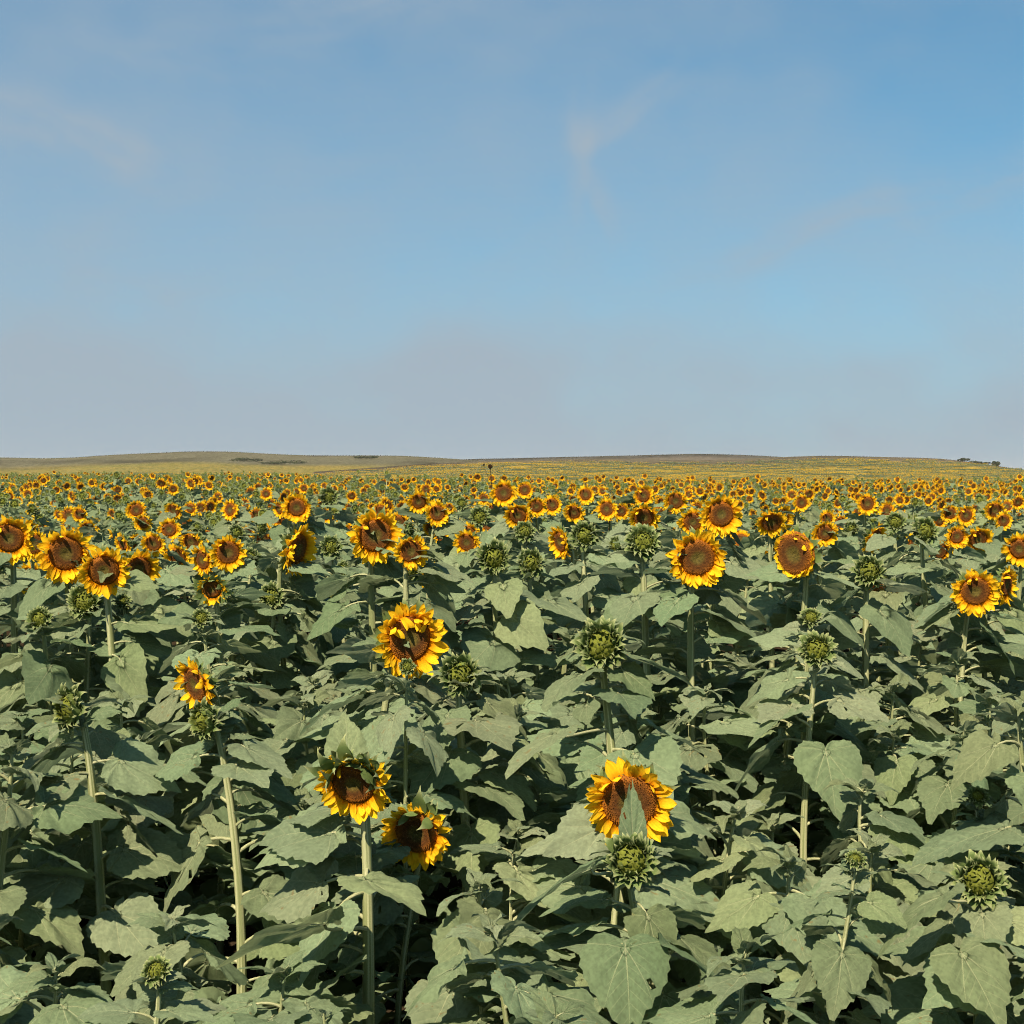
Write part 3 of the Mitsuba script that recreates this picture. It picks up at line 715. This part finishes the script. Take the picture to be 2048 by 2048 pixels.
y = 2.75
cand = []
for _ in range(9000):
    y = math.sqrt(r_.uniform(2.75 ** 2, 17.0 ** 2)); x = r_.uniform(-1, 1) * (0.345 * y + .35)
    cand.append((x, y))
BUDGET = 300 - len(HEROES)
for x, y in cand:
    if free(x, y, .33 if y < 7 else .45):
        taken.append((x, y)); spots.append((x, y))
spots.sort(key=lambda s: s[1])
GROUP = {'bloom': 'sunflowers in bloom in the crowd', 'bud': 'budding sunflowers in the crowd', 'leafy': 'leafy sunflower plants without heads'}
REFS = [(668, 1478, 'the nodding bloom under an upright pale leaf'), (1188, 1512, 'the wide bloom with a leaf across its disc'), (772, 1205, 'the ragged bloom in the middle'), (370, 1292, 'the half open bloom turned left'),
        (1315, 1052, 'the spiky petalled bloom'), (1500, 1045, 'the heavy dark disc turned left'), (1360, 970, 'the tall round bloom'), (1868, 1110, 'the touching pair of blooms at right'),
        (160, 1060, 'the touching pair of blooms at left'), (400, 1112, 'the small bloom in a green collar'), (560, 1037, 'the bloom seen from its side'), (708, 1010, 'the big long petalled bloom'),
        (560, 957, 'the round bloom in the left middle'), (257, 962, 'the tall oval bloom at left'), (950, 930, 'the large bloom atop the middle'), (1214, 935, 'the upright ragged bloom'),
        (1058, 1022, 'the bloom seen edge on'), (1636, 950, 'the round clear bloom at right'), (1805, 1012, 'the round dark bloom of the right cluster'), (1135, 1217, 'the big bud in the middle'),
        (1848, 1660, 'the plump bud at lower right'), (132, 1335, 'the bud on a bent neck at left'), (387, 1358, 'the bud bent left on its stem'), (868, 1272, 'the bud with thin curling tips'),
        (1541, 1226, 'the bud on the tall right stem'), (160, 1135, 'the round dark bud at left'), (932, 1052, 'the wiry bud in the centre'), (1213, 1022, 'the pale spiky bud'),
        (295, 1832, 'the low yellow green bud'), (1614, 1622, 'the little pointed bud'), (75, 1168, 'the pale bud at the left edge'), (1640, 1078, 'the yellow hearted bud'), (825, 968, 'the bloom with drooping petals')]
USED = {}


def crowd_label(kind, p, az, nod):
    """how it looks, and beside which of the plants above it stands in view"""
    c = math.cos(PITCH); s_ = math.sin(PITCH); q = p - [0, 0, EYE]
    dep = q[1] * c - q[2] * s_; X_ = (1024 + F_PX * q[0] / dep) * 1932 / 2048; Y_ = (1024 - F_PX * (q[2] * c + q[1] * s_) / dep) * 1932 / 2048
    _, rx, ry, ref = min((math.hypot(X_ - a, (Y_ - b) * 1.3), a, b, n) for a, b, n in REFS)
    where = ('left of' if X_ < rx else 'right of') if abs(X_ - rx) > abs(Y_ - ry) else ('in front of' if Y_ > ry else 'behind')
    look = 'turned left' if az < -14 else 'turned right' if az > 14 else 'facing forward'
    if kind == 'leafy': base = 'leafy headless plant'
    elif kind == 'bloom': base = ('nodding bloom ' if nod > 18 else 'bloom ') + look
    else: base = 'green bud ' + look
    ref = ref.replace('round dark bloom of the right cluster', 'dark bloom of the right cluster')
    n = USED.get((base, where, ref), 0); USED[(base, where, ref)] = n + 1
    return f"{base}, {('', 'farther ', 'well ')[min(n, 2)]}{where} {ref}"


print('spots', len(spots), 'kept to', spots[min(BUDGET, len(spots)) - 1][1])
for i, (x, y) in enumerate(spots[:BUDGET]):
    g = float(terrain(x, y))
    if y < 7.2:
        kind = 'leafy'; h = r_.uniform(.72, .95) if y < 5 else r_.uniform(.9, 1.08)
    else:
        kind = r_.choice(['bloom', 'bud', 'leafy'], p=[.44, .41, .15]); h = r_.normal(1.12, .10)
    az, nod = r_.normal(0, 32), (r_.normal(15, 13) if kind == 'bloom' else r_.normal(-15, 10)); lab, grp = crowd_label(kind, np.array([x, y, g + h]), az, nod), GROUP[kind]
    plant(kind, (x, y, g + h), r_.uniform(.078, .11) if kind == 'bloom' else r_.uniform(.05, .068), az, nod, y, 200 + i, label=lab, group=grp, detail=1)
DONE_TO = spots[min(BUDGET, len(spots)) - 1][1]


# ------------------------------------------------------------------ the far crowd: copies, one mass
def far_group(seed, kind, lod):
    r_ = np.random.RandomState(4000 + seed)
    lf, st, pe, di, br = Geo(), Geo(), Geo(), Geo(), Geo()
    H = 1.12
    st.add(*tube(np.array([[0, 0, .4], [0, .02, .8], [0, .04, H]]), [.014, .012, .010], 4))
    for t, a, L, lk in leaf_plan(r_, H, .5, 11 if lod == 1 else 8):
        g, q = make_leaf(int(r_.choice(OF_KIND[lk])) + 40 * seed, lk, lod)
        m = mat(rot([0, 0, 1], a), [0, .02, t * H], L * (1.05 if lod == 1 else 1.2))
        for geo, src in ((lf, g), (st, q))[: 2 if lod == 1 else 1]:
            v, f, uv = src.get(); geo.add(v @ m[:3, :3].T + m[:3, 3], f, uv)
    n = np.array([math.sin(.0), -math.cos(.25), -math.sin(.25)])
    out = {'leaf': lf.ply('mat_leaf_far'), 'stem': st.ply('mat_stem')}
    if kind == 'bloom':
        M = mat(frame(n), [0, -.06, H + .02], .094)
        pet = [petal_mesh(s, 3, 2) for s in range(9)]
        for i, m in petal_layout(seed)[::1 if lod == 1 else 2]:
            v, f, uv = pet[i]; m = M @ m; s = np.array([1, 1 if lod == 1 else 1.8, 1]); v = v * s; pe.add(v @ m[:3, :3].T + m[:3, 3], f, uv)
        v, f, uv = disc_geo(0, 0).get(); di.add(v @ M[:3, :3].T + M[:3, 3], f, uv)
        v, f, uv = receptacle_geo(8); br.add(v @ M[:3, :3].T + M[:3, 3], f, uv)
        out |= {'petals': pe.ply('mat_petal'), 'disc': di.ply('mat_disc', smooth=False), 'back': br.ply('mat_bract')}
    elif kind == 'bud':
        M = mat(frame([0, -.97, .24]), [0, 0, H + .02], .06)
        v, f, uv = bud_core_geo(7); br.add(v @ M[:3, :3].T + M[:3, 3], f, uv)
        sm = [bract_mesh(L, w * 1.3, c, t, n=3, rank=r, cup=.22) for L, w, c, t, r in BB_SPEC]
        for i, m in bud_layout(seed)[::2]:
            v, f, uv = sm[i]; m = M @ m; br.add(v @ m[:3, :3].T + m[:3, 3], f, uv)
        out |= {'bud': br.ply('mat_bract')}
    return out


VAR = {}
for lod in (1, 2):
    VAR[lod] = []
    for s, kind in enumerate(['bloom', 'bloom', 'bud', 'bloom', 'bud', 'bloom', 'bloom', 'bud']):
        name = f'group_far_{lod}_{s}'
        scene[name] = {'type': 'shapegroup', **far_group(s + 10 * lod, kind, lod)}
        VAR[lod].append(name)
far_n = 0


def far_copy(x, y, lod):
    global far_n
    far_n += 1
    hz = r_.normal(1.0, .09) * (1 + .30 * (meshkit.fbm(np.array([x * .09, y * .05, 1.0]), 3, 2) - .5))
    m = mat(rot([0, 0, 1], r_.normal(0, 24)) @ rot([1, 0, 0], r_.normal(0, 7)), [x, y, float(terrain(x, y)) + r_.normal(-.03, .06)], hz)
    scene[f'distant_sunflowers__{far_n:03d}'] = {'type': 'instance', 'shapegroup': {'type': 'ref', 'id': VAR[lod][int(r_.choice([0, 1, 3, 5, 6] if r_.rand() < .30 + .26 * sstep(-6, 5, x) - .1 * sstep(40, 90, y) else [2, 4, 7]))]}, 'to_world': xf(m)}


for x, y in spots[BUDGET:]: far_copy(x, y, 1)
for _ in range(420):                                           # the rows go on beside the view
    y = math.sqrt(r_.uniform(2.6 ** 2, 17 ** 2)); x = r_.choice([-1, 1]) * (.345 * y + .45 + 2.6 * r_.rand())
    far_copy(x, y, 1)
for y0, y1, lod, dens in ((17, 42, 1, 3.4), (42, 118, 2, 2.6)):
    area = 0.345 * (y1 ** 2 - y0 ** 2) + 4.8 * (y1 - y0)
    for _ in range(int(area * dens)):
        y = math.sqrt(r_.uniform(y0 ** 2, y1 ** 2)); x = r_.uniform(-1, 1) * (.345 * y + 2.4)
        if y < 66 + 50 * sstep(6, -26, x): far_copy(x, y, lod)
labels['distant_sunflowers'] = {'kind': 'stuff', 'label': 'mass of distant sunflowers in bloom and bud reaching to the crest of the field', 'category': 'sunflower field'}
print('far copies', far_n, 'entries', len(scene))

# ------------------------------------------------------------------ low leaves over the soil
ug = Geo()
LOW = [make_leaf(s_, ('flat', 'hang')[s_ % 2], 1) for s_ in range(8)]
for _ in range(2600):
    y = math.sqrt(r_.uniform(2.4 ** 2, 11.5 ** 2)); x = r_.uniform(-1, 1) * (.345 * y + .3)
    m = mat(rot([0, 0, 1], r_.uniform(0, 360)), [x, y, float(terrain(x, y)) + r_.uniform(.03, .36)], r_.uniform(.12, .24))
    for src in LOW[r_.randint(8)]:
        v, f, uv = src.get(); ug.add(v @ m[:3, :3].T + m[:3, 3], f, uv)
scene['undergrowth'] = ug.ply('mat_leaf_far')
labels['undergrowth'] = {'kind': 'stuff', 'label': 'tangle of low shaded leaves covering the soil between the stems', 'category': 'undergrowth'}

# ------------------------------------------------------------------ sunflowers on the far hills: patches of small plants, one mass
def patch(seed, share):
    q_ = np.random.RandomState(6000 + seed)
    lf, pe, di = Geo(), Geo(), Geo()
    for _ in range(44):
        c = np.array([q_.uniform(-4, 4), q_.uniform(-4, 4), 0])
        for k in range(5):
            a = q_.uniform(0, 6.28); r = q_.uniform(.18, .34); h = q_.uniform(.55, 1.05)
            e = np.array([math.cos(a), math.sin(a), 0]); t = np.array([-e[1], e[0], 0])
            lf.add([c + [0, 0, h], c + e * r + t * r * .6 + [0, 0, h + .04], c + e * r * 2 + [0, 0, h - .15], c + e * r - t * r * .6 + [0, 0, h + .04]], [[0, 1, 2], [0, 2, 3]], [[.1, .3]] * 4)
        if q_.rand() < share:
            R, n = q_.uniform(.085, .115), 7
            F = frame([q_.normal(0, .35), -1, q_.normal(-.2, .15)]); hc = c + [0, -.1, q_.uniform(1.0, 1.3)]
            ring = lambda r, z: [hc + F @ [r * math.cos(6.283 * k / n), r * math.sin(6.283 * k / n), z] for k in range(n)]
            pe.add(ring(R, 0) + [hc], [[k, (k + 1) % n, n] for k in range(n)], [[.7, .3 * k] for k in range(n + 1)])
            di.add(ring(R * .55, .03) + [hc + F @ [0, 0, .05]], [[k, (k + 1) % n, n] for k in range(n)], [[.8, 0]] * n + [[0, 0]])
    return {'leaf': lf.ply('mat_leaf_far', smooth=False), 'petals': pe.ply('mat_petal', smooth=False), 'disc': di.ply('mat_disc', smooth=False)}


for k in range(6): scene[f'group_patch_{k}'] = {'type': 'shapegroup', **patch(k, .95 if k < 3 else .42)}
hill_n = 0
for hname, n_, D0, D1, (p0, p1) in (('hill_001', 2100, 185, 660, (350, 2200)), ('hill', 500, 330, 640, (-60, 900))):
    for _ in range(n_):
        D = math.sqrt(r_.uniform(D0 ** 2, D1 ** 2)); px = r_.uniform(p0, p1); p = on_hill(hname, px, D)
        green = meshkit.fbm(np.array([p[0] * .012, p[1] * .02, 2.0]), 3, 8) + .1 * r_.randn() < .47
        hill_n += 1
        scene[f'hill_sunflowers__{hill_n:03d}'] = {'type': 'instance', 'shapegroup': {'type': 'ref', 'id': f'group_patch_{r_.randint(3) + 3 * int(green)}'}, 'to_world': xf(mat(rot([0, 0, 1], r_.uniform(-15, 15)), p - [0, 0, .1], 1.0))}
labels['hill_sunflowers'] = {'kind': 'stuff', 'label': 'haze of tiny yellow sunflowers over the slopes of the far hills', 'category': 'sunflower field'}


# ------------------------------------------------------------------ shrubs on the skyline
def shrub(px, D, hill_name, w, h, seed, label):
    q_ = np.random.RandomState(8000 + seed)
    key = numbered('shrub'); p = on_hill(hill_name, px, D)
    g, tr = Geo(), Geo()
    tr.add(*tube(np.array([p + [0, 0, -.3], p + [0, 0, h * .3], p + [.1, 0, h * .7]]), [.12 * h * .4, .09 * h * .4, .03], 6)); put(key, 'trunk', tr.ply('mat_stem'))
    lobes = [(q_.uniform(-.5, .5) * w, q_.uniform(-.3, .3) * w * .6, h * q_.uniform(.3, .72), q_.uniform(.22, .36)) for _ in range(6)]
    for _ in range(900):
        lx, ly, lz, lr = lobes[q_.randint(6)]; n = q_.randn(3); n /= np.linalg.norm(n)
        c = p + np.array([lx, ly, lz]) + n * lr * np.array([w, w * .7, h]) * q_.uniform(.5, 1) ** .5; c[2] = max(c[2], p[2] + .05)
        F = frame(n + q_.randn(3) * .5); s_ = q_.uniform(.2, .42) * h * .5
        g.add([c + F @ [-s_, 0, 0], c + F @ [0, -s_ * .5, 0], c + F @ [s_, 0, 0], c + F @ [0, s_ * .5, 0]], [[0, 1, 2], [0, 2, 3]], [[0, 0]] * 4)
    put(key, 'crown', g.ply('mat_shrub', smooth=False))
    labels[key] = {'label': label, 'category': 'shrub'}


scene['mat_shrub'] = {'type': 'twosided', 'b': {'type': 'diffuse', 'reflectance': {'type': 'rgb', 'value': [.034, .045, .026]}}}
for k, a_ in enumerate([(492, 800, 'hill', 15, 2.3, 'dark low shrub on the left hill, left one of two'), (560, 780, 'hill', 22, 2.4, 'dark broad shrub on the left hill, right one of two'),
                        (738, 850, 'hill', 13, 2.3, 'dark shrub on the crest of the left hill before the dip in the skyline'), (1925, 690, 'hill_001', 5, 1.9, 'small round shrub on the skyline at the upper end of the right slope'),
                        (1962, 690, 'hill_001', 8, 1.6, 'low shrub on the skyline between two round ones on the right slope'), (1992, 690, 'hill_001', 3.6, 2.6, 'round shrub sticking up on the skyline at the lower end of the right slope')]):
    shrub(a_[0], a_[1], a_[2], a_[3], a_[4], k, a_[5])

# ------------------------------------------------------------------ a dried weed standing over the crop
wp = at(925, 880, 15.0); wz = float(terrain(wp[0], 15.0))
key = numbered('dried_weed'); labels[key] = {'label': 'dried dark weed with a round seed head standing over the field before the hill', 'category': 'weed'}
scene['mat_dry'] = {'type': 'twosided', 'b': {'type': 'diffuse', 'reflectance': {'type': 'rgb', 'value': [.035, .024, .014]}}}
top = wp - [0, 0, .02]
stalk = bez(np.array([wp[0] + .08, 15.03, wz]), np.array([wp[0] + .06, 15.0, wz + .8]), top - [-.03, 0, .3], top, 14)
put(key, 'stalk', Geo().add(*tube(stalk, np.linspace(.006, .0035, 14), 6)).ply('mat_dry'))
ball = Geo()
q_ = np.random.RandomState(5)
for i in range(150):
    t = math.acos(1 - 2 * (i + .5) / 150); a = i * 2.39996; n = np.array([math.sin(t) * math.cos(a), math.sin(t) * math.sin(a), math.cos(t)])
    F = frame(n); ball.add([F @ [.008, 0, 0] + n * .016, F @ [-.004, .007, 0] + n * .016, F @ [-.004, -.007, 0] + n * .016, n * q_.uniform(.021, .028)], [[0, 1, 3], [1, 2, 3], [2, 0, 3]], [[0, 0]] * 4)
put(key, 'seed_head', ball.ply('mat_dry', smooth=False), mat(np.eye(3), wp))
sb = at(913, 877, 15.0); j = stalk[11]
put(key, 'side_stalk', Geo().add(*tube(bez(j, j + [-.02, 0, .05], sb - [0, 0, .05], sb, 7), np.linspace(.003, .002, 7), 5)).ply('mat_dry'))
put(key, 'side_bud', ball.ply('mat_dry', smooth=False), mat(np.eye(3), sb, .42))
for k, (dx, dz) in enumerate([(.05, .06), (-.04, .05), (.03, .07)]):
    b = stalk[9 - k]; v, f, uv = bract_mesh(.10, .02, .3, .4)
    put(key, 'leaf', Geo().add(v @ rot([0, 0, 1], 150 * k).T @ np.eye(3) + b, f, uv).ply('mat_dry'))

# ------------------------------------------------------------------ the air
scene['air'] = {'type': 'homogeneous', 'albedo': 0.95, 'sigma_t': 0.00007}
scene['haze'] = {'type': 'cube', 'to_world': xf(np.array([[3300, 0, 0, 0], [0, 3300, 0, 0], [0, 0, 52, -28], [0, 0, 0, 1.0]])), 'bsdf': {'type': 'null'}, 'interior': {'type': 'ref', 'id': 'air'}}
labels['haze'] = {'kind': 'stuff', 'label': 'faint summer haze over the field and hills', 'category': 'haze'}
scene['camera']['medium'] = {'type': 'ref', 'id': 'air'}
